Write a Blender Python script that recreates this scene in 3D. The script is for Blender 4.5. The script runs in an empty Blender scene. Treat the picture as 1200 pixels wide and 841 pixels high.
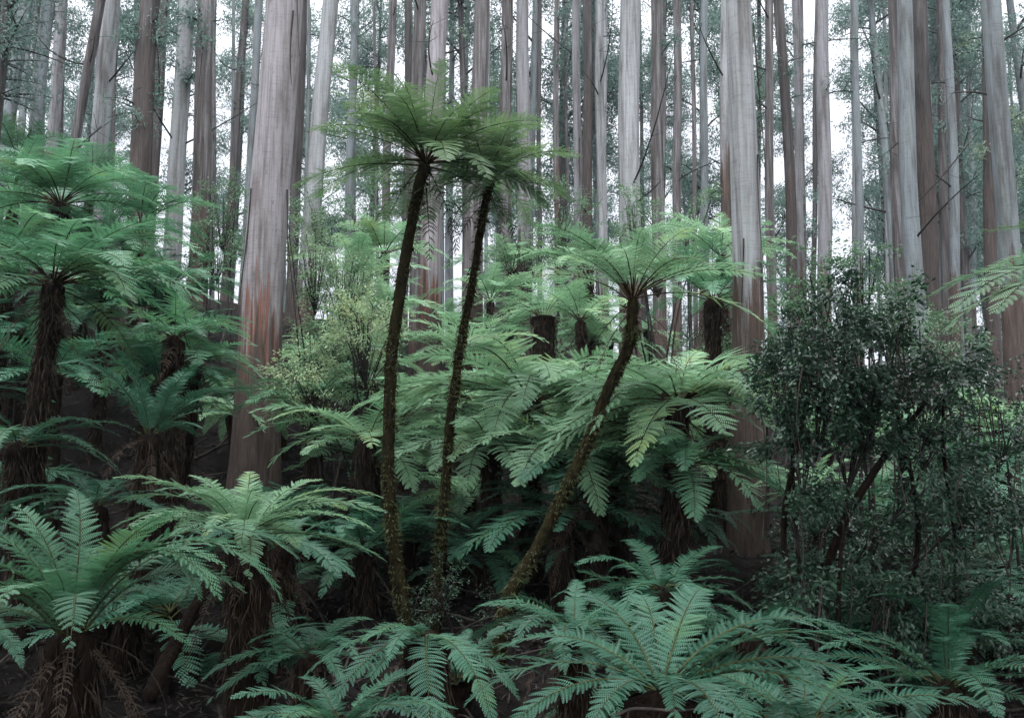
import bpy, math, random
import numpy as np
from mathutils import Vector, Matrix
random.seed(7); RNG = np.random.default_rng(7)
S = bpy.context.scene
COL = S.collection
R = math.radians

# ------------------------------------------------------------------ camera
FPX = 1040.0; PITCH = R(8.0)
cam_d = bpy.data.cameras.new('camera'); cam = bpy.data.objects.new('camera', cam_d); COL.objects.link(cam)
cam_d.sensor_width = 36; cam_d.lens = FPX/1200*36; cam_d.clip_end = 3000; cam_d.clip_start = 0.05
cam.location = (0, 0, 0); cam.rotation_euler = (R(90)+PITCH, 0, 0)
S.camera = cam
CP, SP = math.cos(PITCH), math.sin(PITCH)
def at(px, py, Y):
    u = (px-600)/FPX; v = (420.5-py)/FPX
    d = Vector((u, CP - SP*v, SP + CP*v)); return d*(Y/d.y)
def mpp(p): return (p.y*CP + p.z*SP)/FPX      # metres per photo pixel at a point

# ------------------------------------------------------------------ terrain
GY = [-400,-20, 0, 3.0, 5.0, 8.0, 10, 14, 18, 25, 35, 44, 60, 100, 200, 400]
GZ = [-3,-1.6,-1.7,-1.95,-2.8,-3.0,-2.5,-1.7,-0.4, 2.4, 5.0, 6.3, 5.2, 0.0, -12, -25]
def sm(a, b, x):
    t = np.clip((x-a)/(b-a), 0, 1); return t*t*(3-2*t)
def ground(x, y):
    x = np.asarray(x, float); y = np.asarray(y, float)
    z = np.interp(y, GY, GZ)
    lift = sm(8, 26, y)*(1-sm(60, 120, y))
    z = z + lift*(np.clip(-x-1, 0, 22)*0.20 - np.clip(x-2, 0, 20)*0.10)
    z = z + 0.16*np.sin(x*0.9+1.3)*np.sin(y*0.7) + 0.07*np.sin(x*2.3+y*1.1)
    return z

# ------------------------------------------------------------------ helpers
def tag(o, label=None, cat=None, group=None, kind=None):
    if label: o['label'] = label
    if cat: o['category'] = cat
    if group: o['group'] = group
    if kind: o['kind'] = kind
    return o
def empty(name, loc, label, cat, group=None):
    o = bpy.data.objects.new(name, None); COL.objects.link(o); o.location = loc
    o.empty_display_size = .2
    return tag(o, label, cat, group)
class MB:
    def __init__(s): s.V = []; s.F = []; s.M = []; s.n = 0; s.smooth = []
    def add(s, V, F, m=0, smooth=False):
        V = np.asarray(V, float).reshape(-1, 3); F = np.asarray(F, int)
        if len(F) == 0: return
        s.V.append(V); s.F.append(F + s.n); s.M.append(np.full(len(F), m)); s.smooth.append(np.full(len(F), smooth)); s.n += len(V)
    def mesh(s, name, mats):
        me = bpy.data.meshes.new(name)
        V = np.concatenate(s.V); F = np.concatenate(s.F)
        me.vertices.add(len(V)); me.vertices.foreach_set('co', V.ravel())
        me.loops.add(F.size); me.loops.foreach_set('vertex_index', F.ravel().astype(np.int32))
        me.polygons.add(len(F)); me.polygons.foreach_set('loop_start', np.arange(0, F.size, 4, dtype=np.int32))
        for m in mats: me.materials.append(m)
        me.polygons.foreach_set('material_index', np.concatenate(s.M).astype(np.int32))
        me.polygons.foreach_set('use_smooth', np.concatenate(s.smooth).astype(bool))
        me.update(calc_edges=True); me.validate()
        return me
def obj(name, me, parent=None, loc=(0,0,0)):
    o = bpy.data.objects.new(name, me); COL.objects.link(o); o.location = loc
    if parent: o.parent = parent
    return o
def catmull(P, n):
    P = [np.asarray(p, float) for p in P]
    if len(P) == 2: return np.array([P[0]+(P[1]-P[0])*t for t in np.linspace(0, 1, n)])
    Q = [2*P[0]-P[1]] + P + [2*P[-1]-P[-2]]
    ts = np.linspace(0, len(P)-1, n); out = []
    for t in ts:
        i = min(int(t), len(P)-2); f = t-i; a, b, c, d = Q[i:i+4]
        out.append(.5*((2*b)+(c-a)*f+(2*a-5*b+4*c-d)*f*f+(3*b-a-3*c+d)*f**3))
    return np.array(out)
def tube(mb, path, rad, sides=8, m=0, rough=0.0, rng=RNG, smooth=True, lobes=0, cap=True):
    path = np.asarray(path, float); n = len(path); rad = np.broadcast_to(np.asarray(rad, float), (n,))
    T = np.gradient(path, axis=0); T /= np.linalg.norm(T, axis=1)[:, None]+1e-9
    ref = np.array([0, 1, 0.0]) if abs(T[:,1]).mean() < .8 else np.array([1, 0, 0.0])
    A = np.cross(T, ref); A /= np.linalg.norm(A, axis=1)[:, None]+1e-9; B = np.cross(T, A)
    ang = np.linspace(0, 2*np.pi, sides, endpoint=False)
    rr = rad[:, None]*np.ones((n, sides))
    if rough > 0:
        noise = rng.normal(0, 1, (n, sides)); col = rng.normal(0, 1, (1, sides))
        k = np.array([.25, .5, .25]); 
        noise = .5*noise + .25*np.roll(noise, 1, 0) + .25*np.roll(noise, -1, 0)
        rr = rr*(1+rough*(noise*.7+col*.6))
    if lobes:
        ph = rng.uniform(0, 6.28)
        rr = rr*(1+lobes*(np.sin(ang*3+ph)+.6*np.sin(ang*5+ph*2))[None, :])
    V = path[:, None, :] + rr[..., None]*(np.cos(ang)[None, :, None]*A[:, None, :] + np.sin(ang)[None, :, None]*B[:, None, :])
    idx = np.arange(n*sides).reshape(n, sides); nx = np.roll(idx, -1, 1)
    F = np.stack([idx[:-1], nx[:-1], nx[1:], idx[1:]], -1).reshape(-1, 4)
    mb.add(V.reshape(-1, 3), F, m, smooth)
def unit(a): return a/(np.linalg.norm(a, axis=-1, keepdims=True)+1e-9)
def leaves(mb, C, length, width, rng, dirs=None, droop=0.0, flat=0.3, m=0):
    N = len(C); d = unit(rng.normal(0, 1, (N, 3))) if dirs is None else unit(dirs + rng.normal(0, .45, (N, 3)))
    d[:, 2] -= droop; d = unit(d)
    up = np.array([0, 0, 1.0])*(1-flat) + flat*rng.normal(0, 1, (N, 3))
    w = unit(np.cross(d, up)); 
    l = (length*rng.uniform(.45, 1.3, N))[:, None]; wd = (width*rng.uniform(.7, 1.2, N))[:, None]
    nrm = np.cross(w, d)
    V = np.stack([C, C+d*l*.45+w*wd*.5+nrm*wd*.12, C+d*l-nrm*l*.12, C+d*l*.45-w*wd*.5+nrm*wd*.12], 1)
    mb.add(V.reshape(-1, 3), np.arange(4*N).reshape(N, 4), m)

# ------------------------------------------------------------------ materials
def nodes(name):
    m = bpy.data.materials.new(name); m.use_nodes = True; nt = m.node_tree; nt.nodes.clear()
    def N(t, **k):
        n = nt.nodes.new(t)
        for a, b in k.items(): setattr(n, a, b)
        return n
    def L(a, b): nt.links.new(a, b)
    return m, nt, N, L
def ramp(N, pts):
    r = N('ShaderNodeValToRGB'); e = r.color_ramp.elements
    while len(e) < len(pts): e.new(.5)
    for i, (p, c) in enumerate(pts):
        e[i].position = p; e[i].color = (*c, 1)
    return r
def leaf_mat(name, c0, c1, trans=.3, rough=.45, spec=.28, nscale=3.0, tcol=None):
    m, nt, N, L = nodes(name)
    out = N('ShaderNodeOutputMaterial'); p = N('ShaderNodeBsdfPrincipled'); t = N('ShaderNodeBsdfTranslucent'); mx = N('ShaderNodeMixShader')
    oi = N('ShaderNodeObjectInfo'); g = N('ShaderNodeNewGeometry'); nz = N('ShaderNodeTexNoise'); nz.inputs['Scale'].default_value = nscale
    nz.inputs['Detail'].default_value = 3
    L(g.outputs['Position'], nz.inputs['Vector'])
    a = N('ShaderNodeMath', operation='MULTIPLY_ADD'); a.inputs[1].default_value = .55; L(oi.outputs['Random'], a.inputs[0])
    b = N('ShaderNodeMath', operation='MULTIPLY_ADD'); b.inputs[1].default_value = .9; b.inputs[2].default_value = -.22
    L(nz.outputs['Fac'], b.inputs[0]); L(b.outputs[0], a.inputs[2])
    r = ramp(N, [(0.05, c0), (.72, c1), (1.0, (c1[0]*1.45, c1[1]*1.12, c1[2]*.72))]); L(a.outputs[0], r.inputs[0])
    L(r.outputs[0], p.inputs['Base Color']); p.inputs['Roughness'].default_value = rough; p.inputs['Specular IOR Level'].default_value = spec
    hs = N('ShaderNodeHueSaturation'); hs.inputs['Hue'].default_value = .485; hs.inputs['Value'].default_value = 1.5; L(r.outputs[0], hs.inputs['Color'])
    L(hs.outputs[0], t.inputs['Color'])
    mx.inputs[0].default_value = trans; L(p.outputs[0], mx.inputs[1]); L(t.outputs[0], mx.inputs[2]); L(mx.outputs[0], out.inputs[0])
    return m
def plain_mat(name, c0, c1, scale=(8, 8, 8), rough=.8, bump=.3, c2=None, spec=.03):
    m, nt, N, L = nodes(name)
    out = N('ShaderNodeOutputMaterial'); p = N('ShaderNodeBsdfPrincipled'); tc = N('ShaderNodeTexCoord'); mp = N('ShaderNodeMapping')
    mp.inputs['Scale'].default_value = scale; L(tc.outputs['Object'], mp.inputs[0])
    nz = N('ShaderNodeTexNoise'); nz.inputs['Scale'].default_value = 1; nz.inputs['Detail'].default_value = 6; nz.inputs['Roughness'].default_value = .65; L(mp.outputs[0], nz.inputs[0])
    pts = [(.32, c0), (.68, c1)] + ([(.78, c2)] if c2 else [])
    r = ramp(N, pts); L(nz.outputs['Fac'], r.inputs[0]); L(r.outputs[0], p.inputs['Base Color'])
    p.inputs['Roughness'].default_value = rough; p.inputs['Specular IOR Level'].default_value = spec
    bp = N('ShaderNodeBump'); bp.inputs['Strength'].default_value = bump; bp.inputs['Distance'].default_value = .03
    L(nz.outputs['Fac'], bp.inputs['Height']); L(bp.outputs[0], p.inputs['Normal']); L(p.outputs[0], out.inputs[0])
    return m
def gum_mat(name, pts, dark, streak=.5, rust=(.07, .040, .029)):
    pts = [(p, tuple(x*.42 for x in c)) for p, c in pts]
    """smooth gum bark in long upright streaks over a rough fibrous stocking whose height is the trunk's own property"""
    m, nt, N, L = nodes(name)
    out = N('ShaderNodeOutputMaterial'); p = N('ShaderNodeBsdfPrincipled'); tc = N('ShaderNodeTexCoord'); oi = N('ShaderNodeObjectInfo')
    off = N('ShaderNodeVectorMath', operation='SCALE'); off.inputs[0].default_value = (37, 51, 13); L(oi.outputs['Random'], off.inputs['Scale'])
    ad = N('ShaderNodeVectorMath', operation='ADD'); L(tc.outputs['Object'], ad.inputs[0]); L(off.outputs[0], ad.inputs[1])
    def noise(scale, detail=5, rough=.6):
        mp = N('ShaderNodeMapping'); mp.inputs['Scale'].default_value = scale; L(ad.outputs[0], mp.inputs[0])
        n = N('ShaderNodeTexNoise'); n.inputs['Scale'].default_value = 1; n.inputs['Detail'].default_value = detail; n.inputs['Roughness'].default_value = rough
        L(mp.outputs[0], n.inputs[0]); return n
    n1 = noise((7, 7, .30)); r1 = ramp(N, pts); L(n1.outputs['Fac'], r1.inputs[0])
    n4 = noise((26, 26, .7), 4); r4 = ramp(N, [(.38, (.46, .435, .425)), (.52, (1, 1, 1))]); L(n4.outputs['Fac'], r4.inputs[0])
    mu = N('ShaderNodeMix', data_type='RGBA', blend_type='MULTIPLY'); mu.inputs[0].default_value = streak
    L(r1.outputs[0], mu.inputs[6]); L(r4.outputs[0], mu.inputs[7])
    # cross flecks
    n5 = noise((14, 14, 9), 3); r5 = ramp(N, [(.26, (.42, .36, .33)), (.36, (1, 1, 1))]); L(n5.outputs['Fac'], r5.inputs[0])
    mu2 = N('ShaderNodeMix', data_type='RGBA', blend_type='MULTIPLY'); mu2.inputs[0].default_value = .6
    L(mu.outputs[2], mu2.inputs[6]); L(r5.outputs[0], mu2.inputs[7])
    n7 = noise((2.6, 2.6, .45), 5, .65); r7 = ramp(N, [(.36, (.52, .48, .46)), (.47, (.94, .935, .93)), (.6, (1.08, 1.08, 1.1))]); L(n7.outputs['Fac'], r7.inputs[0])
    n8 = noise((3.2, 3.2, 34), 3); r8 = ramp(N, [(.34, (.74, .72, .71)), (.47, (1, 1, 1))]); L(n8.outputs['Fac'], r8.inputs[0])
    mu3 = N('ShaderNodeMix', data_type='RGBA', blend_type='MULTIPLY'); mu3.inputs[0].default_value = .9; L(mu2.outputs[2], mu3.inputs[6]); L(r7.outputs[0], mu3.inputs[7])
    mu4 = N('ShaderNodeMix', data_type='RGBA', blend_type='MULTIPLY'); mu4.inputs[0].default_value = .7; L(mu3.outputs[2], mu4.inputs[6]); L(r8.outputs[0], mu4.inputs[7])
    # stocking
    n2 = noise((22, 22, 1.6), 6, .7); r2 = ramp(N, [(.3, tuple(x*.35 for x in dark)), (.5, dark), (.72, tuple(min(1, x*2.0) for x in dark))]); L(n2.outputs['Fac'], r2.inputs[0])
    sx = N('ShaderNodeSeparateXYZ'); L(tc.outputs['Object'], sx.inputs[0])
    at_ = N('ShaderNodeAttribute', attribute_type='OBJECT', attribute_name='stocking')
    n3 = noise((5.0, 5.0, .22), 6, .7)
    k = N('ShaderNodeMath', operation='MULTIPLY_ADD'); k.inputs[1].default_value = 8; k.inputs[2].default_value = -4.0; L(n3.outputs['Fac'], k.inputs[0])
    d1 = N('ShaderNodeMath', operation='SUBTRACT'); L(at_.outputs['Fac'], d1.inputs[0]); L(sx.outputs['Z'], d1.inputs[1])
    d2 = N('ShaderNodeMath', operation='ADD'); L(d1.outputs[0], d2.inputs[0]); L(k.outputs[0], d2.inputs[1])
    ms = N('ShaderNodeMapRange'); ms.inputs[1].default_value = -.35; ms.inputs[2].default_value = .3; L(d2.outputs[0], ms.inputs[0])
    mo = N('ShaderNodeMapRange'); mo.inputs[1].default_value = 0; mo.inputs[2].default_value = 1.0; L(d2.outputs[0], mo.inputs[0])
    orr = N('ShaderNodeMix', data_type='RGBA'); orr.inputs[6].default_value = (*rust, 1); L(mo.outputs[0], orr.inputs[0]); 
    n6 = noise((12, 12, .5), 4); ml = N('ShaderNodeMix', data_type='RGBA', blend_type='MIX')
    r6 = ramp(N, [(.42, (0, 0, 0)), (.6, (1, 1, 1))]); L(n6.outputs['Fac'], r6.inputs[0]); L(r6.outputs[0], ml.inputs[0]); L(orr.outputs[2], ml.inputs[6]); L(r2.outputs[0], ml.inputs[7])
    L(r2.outputs[0], orr.inputs[7])
    fin = N('ShaderNodeMix', data_type='RGBA'); L(ms.outputs[0], fin.inputs[0]); L(mu4.outputs[2], fin.inputs[6]); L(ml.outputs[2], fin.inputs[7])
    L(fin.outputs[2], p.inputs['Base Color']); p.inputs['Roughness'].default_value = .7; p.inputs['Specular IOR Level'].default_value = .2
    bm = N('ShaderNodeMath', operation='MULTIPLY'); L(n2.outputs['Fac'], bm.inputs[0]); L(ms.outputs[0], bm.inputs[1])
    b2 = N('ShaderNodeMath', operation='MULTIPLY_ADD'); b2.inputs[1].default_value = .35; L(n4.outputs['Fac'], b2.inputs[0]); L(bm.outputs[0], b2.inputs[2])
    bp = N('ShaderNodeBump'); bp.inputs['Strength'].default_value = .7; bp.inputs['Distance'].default_value = .05; L(b2.outputs[0], bp.inputs['Height']); L(bp.outputs[0], p.inputs['Normal'])
    L(p.outputs[0], out.inputs[0])
    return m
M = {}
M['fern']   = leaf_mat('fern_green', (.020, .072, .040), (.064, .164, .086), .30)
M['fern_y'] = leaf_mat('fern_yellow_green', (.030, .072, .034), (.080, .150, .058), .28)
M['fern_p'] = leaf_mat('fern_pale_lit', (.052, .124, .068), (.140, .258, .142), .35)  # paler copy of the fern green, open-sky brightness put into the colour
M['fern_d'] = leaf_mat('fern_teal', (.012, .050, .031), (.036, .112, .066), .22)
M['stipe'] = plain_mat('dark_stipe', (.010, .007, .004), (.040, .030, .014), (20, 20, 20), .6, .1)
M['rachis'] = plain_mat('rachis', (.018, .018, .008), (.055, .066, .028), (20, 20, 20), .6, .1)
M['dead']   = plain_mat('dead_frond', (.016, .012, .009), (.052, .040, .030), (9, 9, 9), .9, .1)
M['fibre']  = plain_mat('fern_trunk_fibre', (.0025, .002, .0016), (.017, .012, .009), (30, 30, 7), .95, .8)
M['moss']   = plain_mat('mossy_trunk', (.004, .003, .0022), (.024, .021, .009), (18, 18, 10), .95, 1.0, (.045, .048, .016))
M['epi']    = leaf_mat('epiphyte_green', (.018, .028, .009), (.06, .072, .024), .3)
M['litter'] = plain_mat('leaf_litter', (.003, .0026, .0025), (.012, .0105, .0098), (6, 6, 6), .95, .6)
M['stick']  = plain_mat('dead_bark', (.016, .0135, .012), (.062, .053, .047), (12, 12, 2), .85, .3)
M['litterbit'] = plain_mat('litter_bits', (.008, .007, .0065), (.056, .049, .043), (5, 5, 5), .8, .1)
M['leaf_dk'] = leaf_mat('shrub_dark_glossy', (.008, .026, .017), (.034, .076, .040), .15, .34, .4, 7)
M['leaf_lt'] = leaf_mat('shrub_light', (.055, .11, .058), (.145, .220, .12), .35, .45, .4, 4)
M['leaf_md'] = leaf_mat('shrub_mid', (.025, .065, .035), (.065, .13, .065), .3, .42, .4, 4)
M['gumleaf'] = leaf_mat('gum_leaf', (.030, .066, .054), (.075, .135, .108), .3, .45, .4, .5)
M['twig']   = plain_mat('twig', (.009, .008, .0075), (.036, .032, .029), (20, 20, 3), .85, .3)
M['pale']  = gum_mat('pale_gum_bark', [(.3, (.18, .175, .17)), (.45, (.36, .375, .375)), (.6, (.44, .465, .47)), (.75, (.34, .36, .31))], (.034, .0245, .0195))
M['pink']  = gum_mat('pinkish_gum_bark', [(.28, (.16, .135, .125)), (.42, (.29, .285, .285)), (.56, (.37, .375, .395)), (.68, (.315, .315, .32)), (.78, (.40, .39, .345))], (.036, .026, .021), .55)
M['rust']  = gum_mat('rust_based_gum_bark', [(.28, (.20, .165, .15)), (.42, (.33, .305, .31)), (.56, (.42, .40, .41)), (.68, (.36, .34, .35)), (.78, (.44, .42, .37))], (.034, .025, .020), .6, (.17, .062, .036))
M['blue']  = gum_mat('blue_grey_gum_bark', [(.3, (.15, .16, .16)), (.5, (.245, .285, .30)), (.7, (.22, .25, .22))], (.034, .0245, .0195), .45)
M['brown'] = gum_mat('brown_gum_bark', [(.3, (.075, .060, .053)), (.48, (.135, .122, .118)), (.62, (.28, .275, .275)), (.75, (.17, .158, .15))], (.040, .028, .023), .8, (.06, .04, .031))
M['dark']  = gum_mat('dark_stringy_bark', [(.3, (.034, .029, .027)), (.5, (.085, .074, .069)), (.7, (.18, .17, .165))], (.030, .023, .020), .9, (.05, .036, .03))

# ------------------------------------------------------------------ fronds
FR = {}
def frond_mesh(th0, th1, kind='d', var=0, mat='fern', detail=1):
    th0 = round(th0/8)*8; th1 = round(th1/12)*12
    key = (th0, th1, kind, var, mat, detail)
    if key in FR: return FR[key]
    rng = np.random.default_rng(abs(hash((th0+500, th1+500, ord(kind), var))) % 99991)
    n = 60; s = np.linspace(0, 1, n)
    th = np.radians(th0 + (th1-th0)*s**1.35) + .04*np.sin(s*7+var)
    X = np.concatenate([[0], np.cumsum(np.cos(th[:-1]))])/(n-1); Z = np.concatenate([[0], np.cumsum(np.sin(th[:-1]))])/(n-1)
    lat = rng.uniform(-.10, .10); Yc = lat*s**2
    P = np.stack([X, Yc, Z], 1); T = unit(np.gradient(P, axis=0)); roll = rng.uniform(-.25, .25)*s + rng.uniform(-.1, .1)
    Sd = unit(np.cross(np.array([0, 0, 1.0]) + 1e-3*T, T)); 
    bad = np.abs(T[:, 2]) > .97; Sd[bad] = [0, 1, 0]
    Nn = np.cross(T, Sd)
    c, si = np.cos(roll)[:, None], np.sin(roll)[:, None]; Sd, Nn = Sd*c + Nn*si, Nn*c - Sd*si
    mb = MB(); tube(mb, P[::3], np.linspace(.0068, .0012, len(P[::3])), 5, 1)
    if kind == 'c':   pairs, wmax, s0, wide = 25, .24, .17, .98     # broad coarse tree fern frond
    else:             pairs, wmax, s0, wide = 40, .18, .10, 1.22    # narrow many-pinna frond
    if kind == 'o':   pairs, wmax, s0, wide = 21, .20, .24, .80     # open frond, pinnae standing apart on a long bare stalk
    if mat == 'dead': pairs, wmax = int(pairs*.7), wmax*.7
    spacing = (1-s0)/pairs
    for i in range(pairs):
        t = (i+.5)/pairs; si_ = s0+(1-s0)*t
        prof = ((t+.04)**.42*(1.02-t)**.72)/.70
        if kind in 'co': prof = min(1, (t+.12)**.35*(1.02-t)**.62/.74)
        for sd in (-1, 1):
            if mat == 'dead' and rng.random() < .35: continue
            if rng.random() < .045 or (t > .8 and var == 1 and rng.random() < .3): continue
            f = (si_ + (spacing*.25 if sd > 0 else 0) + rng.normal(0, spacing*.06))*(n-1); f = min(f, n-1.001); k = int(f); w_ = f-k
            p0 = P[k]*(1-w_)+P[k+1]*w_; Tt, Ss, Nt = T[k], Sd[k], Nn[k]
            ln = wmax*prof*rng.uniform(.9, 1.08)
            al = R(82-34*t + rng.normal(0, 3)); v = R(16 - 8*t + rng.normal(0, 6))
            D0 = Tt*math.cos(al) + (Ss*sd*math.cos(v) + Nt*math.sin(v))*math.sin(al)
            m = max(4, int(ln/(.0105 if detail else .02)))
            u = np.linspace(0, 1, m+1)[:, None]
            dr = rng.uniform(.25, .6) if mat != 'dead' else rng.uniform(.8, 1.4)
            Dv = unit(D0[None] + Tt[None]*.28*u - np.array([[0, 0, 1.0]])*dr*u)
            Q = p0 + np.concatenate([[np.zeros(3)], np.cumsum(Dv[:-1], 0)])*(ln/m)
            E = unit(np.cross(Nt[None], Dv)); Np = np.cross(Dv, E)
            uu = u[:-1]; hw = spacing*wide*.5*np.clip((1-uu), .0, 1)**.55*(.75+.25*np.clip(uu*6, 0, 1))*np.clip(.35+ln/.09, 0, 1.0)*1.15
            if mat == 'dead': hw = hw*.55
            st = (Q[1:]-Q[:-1])
            for e in (-1, 1):
                b0 = Q[:-1]; b1 = Q[:-1]+st*(.97 if kind == 'd' else .82)
                tip = b0 + E[:-1]*e*hw + Dv[:-1]*hw*.42 - Np[:-1]*hw*rng.uniform(.2, .45)
                t1 = tip + st*(.12 if kind == 'd' else .30); t0 = tip - st*.08 
                V = np.stack([b0, b1, t1, t0], 1)
                if e*1 < 0: V = V[:, ::-1]
                mb.add(V.reshape(-1, 3), np.arange(4*m).reshape(m, 4), 0)
    me = mb.mesh('frond', [M[mat], M['dead'] if mat == 'dead' else M['rachis'] if kind == 'd' else M['stipe']]); FR[key] = me
    return me
def put_frond(root, head, az, L, th0, th1, kind='d', mat='fern', name='frond', var=None, detail=1):
    me = frond_mesh(th0, th1, kind, random.randrange(3) if var is None else var, mat, detail)
    o = obj(name, me, root, head)
    o.rotation_mode = 'ZYX'; o.rotation_euler = (random.uniform(-.12, .12), 0, R(az)); o.scale = (L, L*random.uniform(.9, 1.08), L)
    return o

STY = {  # name: list of (share, th0 range, th1 range, length factor)
 'umbrella': [(.25, (58, 76), (-8, 15), .85), (.45, (30, 52), (-30, -8), 1.0), (.30, (4, 26), (-55, -30), .95)],
 'vase':     [(.35, (66, 82), (0, 25), .9), (.5, (48, 66), (-22, 5), 1.0), (.15, (15, 40), (-40, -20), .9)],
 'arch':     [(.30, (70, 84), (-20, 20), .92), (.5, (52, 70), (-50, -20), 1.0), (.2, (24, 46), (-55, -30), .95)],
 'droop':    [(.20, (55, 70), (-30, 0), .85), (.40, (28, 48), (-60, -35), 1.0), (.40, (6, 26), (-72, -48), 1.0)],
 'vspoke':   [(.5, (50, 68), (-24, 0), .92), (.5, (34, 52), (-34, -12), 1.0)],
 'spoke':    [(.30, (50, 68), (-25, 0), .85), (.5, (26, 46), (-38, -15), 1.0), (.2, (4, 22), (-50, -30), .95)],
 'parasol':  [(.30, (48, 64), (-15, 10), .85), (.40, (22, 42), (-28, -8), 1.0), (.30, (-8, 16), (-55, -35), .95)],
 'low':      [(.30, (34, 52), (-40, -10), .9), (.45, (16, 36), (-48, -25), 1.0), (.25, (0, 16), (-60, -40), 1.0)],
 'flat':     [(.25, (44, 60), (-20, 5), .9), (.5, (20, 40), (-35, -12), 1.0), (.25, (0, 20), (-45, -25), 1.0)],
}
def fern(label, head, Y, L, n, style='umbrella', kind='d', mat='fern', path=None, r0=.09, r1=.12, trunkmat='fibre', az=None, extra=(), skirt=0, tilt0=None, group=None, detail=1, tufts=0):
    rs = random.getstate(); random.seed(sum(map(ord, label))); n = int(n*1.3)
    rng = np.random.default_rng(sum(map(ord, label)))
    H = at(head[0], head[1], Y)
    if path:
        pts = [H] + [at(x, y, Y + (q[0] if q else 0)) for x, y, *q in path]
        b = pts[-1]; gz = float(ground(b.x, b.y))
        if b.z > gz - .1: pts.append(Vector((b.x + (b.x-pts[-2].x)*.25, b.y, gz-.25)))
    else:
        gz = float(ground(H.x, H.y)); lx = random.uniform(-.08, .08)
        h = max(.4, H.z-gz+.2)
        pts = [H, Vector((H.x+lx*h*.5, H.y+.03*h, H.z-h*.5)), Vector((H.x+lx*h, H.y, H.z-h))]
    base = pts[-1].copy()
    root = empty('tree_fern', base, label, 'tree fern', group)
    off = lambda p: np.array(p) - np.array(base)
    P = catmull([off(p) for p in pts], max(10, int((pts[0]-base).length/.07)))
    mb = MB(); s = np.linspace(0, 1, len(P)); top = np.exp(-s*len(P)*.07/.28)
    rad = r0 + (r1-r0)*s + r0*.32*top*(1-np.exp(-s*len(P)*.07/.05))
    P2 = P.copy(); P2[0] += [0, 0, .04]; rad[0] *= .12
    tube(mb, P2, rad, 14, 0, .24 if trunkmat == 'moss' else .16, rng)
    # fibre shreds standing off the trunk
    nf = int(len(P)*9); ii = rng.integers(0, len(P), nf); a = rng.uniform(0, 6.28, nf)
    D = np.stack([np.cos(a), np.sin(a), np.zeros(nf)], 1)
    C = P[ii] + D*rad[ii][:, None]*.9
    leaves(mb, C, .10, .018, rng, dirs=D*.5+np.array([0, 0, -.8]), flat=.5)
    if trunkmat == 'fibre':
        nf *= 3; ii = rng.integers(0, len(P), nf); a = rng.uniform(0, 6.28, nf); D = np.stack([np.cos(a), np.sin(a), np.zeros(nf)], 1)
        leaves(mb, P[ii]+D*rad[ii][:, None]*rng.uniform(.95, 1.12, nf)[:, None], .26, .014, rng, dirs=D*.12+np.array([0, 0, -1.6]), flat=.5, m=1)
    obj('trunk', mb.mesh('trunk', [M[trunkmat], M['dead']]), root)
    if tufts:  # moss and filmy fern hugging the trunk
        mb = MB(); nf = tufts*3; ii = rng.integers(int(len(P)*.12), len(P), nf); a = rng.uniform(0, 6.28, nf)
        cl = np.sin(ii*.21)+np.sin(ii*.57+1)+.8*np.sin(a+ii*.05); keep = rng.uniform(-1.0, 2.2, nf) < cl; ii, a = ii[keep], a[keep]; nf = len(ii)
        D = np.stack([np.cos(a), np.sin(a), np.zeros(nf)], 1)
        big = rng.random(nf) < .05
        leaves(mb, P[ii][big]+D[big]*rad[ii][big][:, None]*.95, .10, .022, rng, dirs=D[big]*.8+np.array([0, 0, -.7]), flat=.6)
        leaves(mb, P[ii]+D*rad[ii][:, None]*.92 + rng.normal(0, .012, (nf, 3)), .055, .014, rng, dirs=D*.9+np.array([0, 0, -.5]), flat=.6)
        obj('moss', mb.mesh('moss', [M['epi']]), root)
    Hl = Vector(P[0]); tilt, taz = random.uniform(4, 13) if tilt0 is None else tilt0, random.uniform(0, 360)
    lo, hi = az if az else (0, 360)
    cnt = 0; a = random.uniform(0, 360)
    for share, t0, t1, lf in STY[style]:
        k = max(1, round(n*share))
        for j in range(k):
            ang = lo + (hi-lo)*((j+.5*cnt*.37+random.uniform(-.25, .25))/k % 1.0) + (a if not az else 0)
            cnt += 1
            d = Vector((math.cos(R(ang)), math.sin(R(ang)), 0))
            put_frond(root, Hl + d*r0*.5 + Vector((0, 0, random.uniform(-.06, .04))), ang, L*lf*random.uniform(.72, 1.12), random.uniform(*t0)+tilt*math.cos(R(ang-taz)), random.uniform(*t1)+tilt*math.cos(R(ang-taz)), kind,
                      'fern_y' if mat != 'fern_y' and random.random() < .05 and mat != 'fern_d' else mat, detail=detail)
    for ang, l, t0, t1 in extra:
        put_frond(root, Hl, ang, l, t0, t1, kind, mat, detail=detail)
    for j in range(skirt):
        ang = random.uniform(0, 360); d = Vector((math.cos(R(ang)), math.sin(R(ang)), 0))
        put_frond(root, Hl + d*r0*.7 + Vector((0, 0, -random.uniform(.05, .35))), ang, L*random.uniform(.5, .85), random.uniform(-50, -10), -86, kind, 'dead', 'dead_frond', detail=0)
    random.setstate(rs)
    return root

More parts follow.
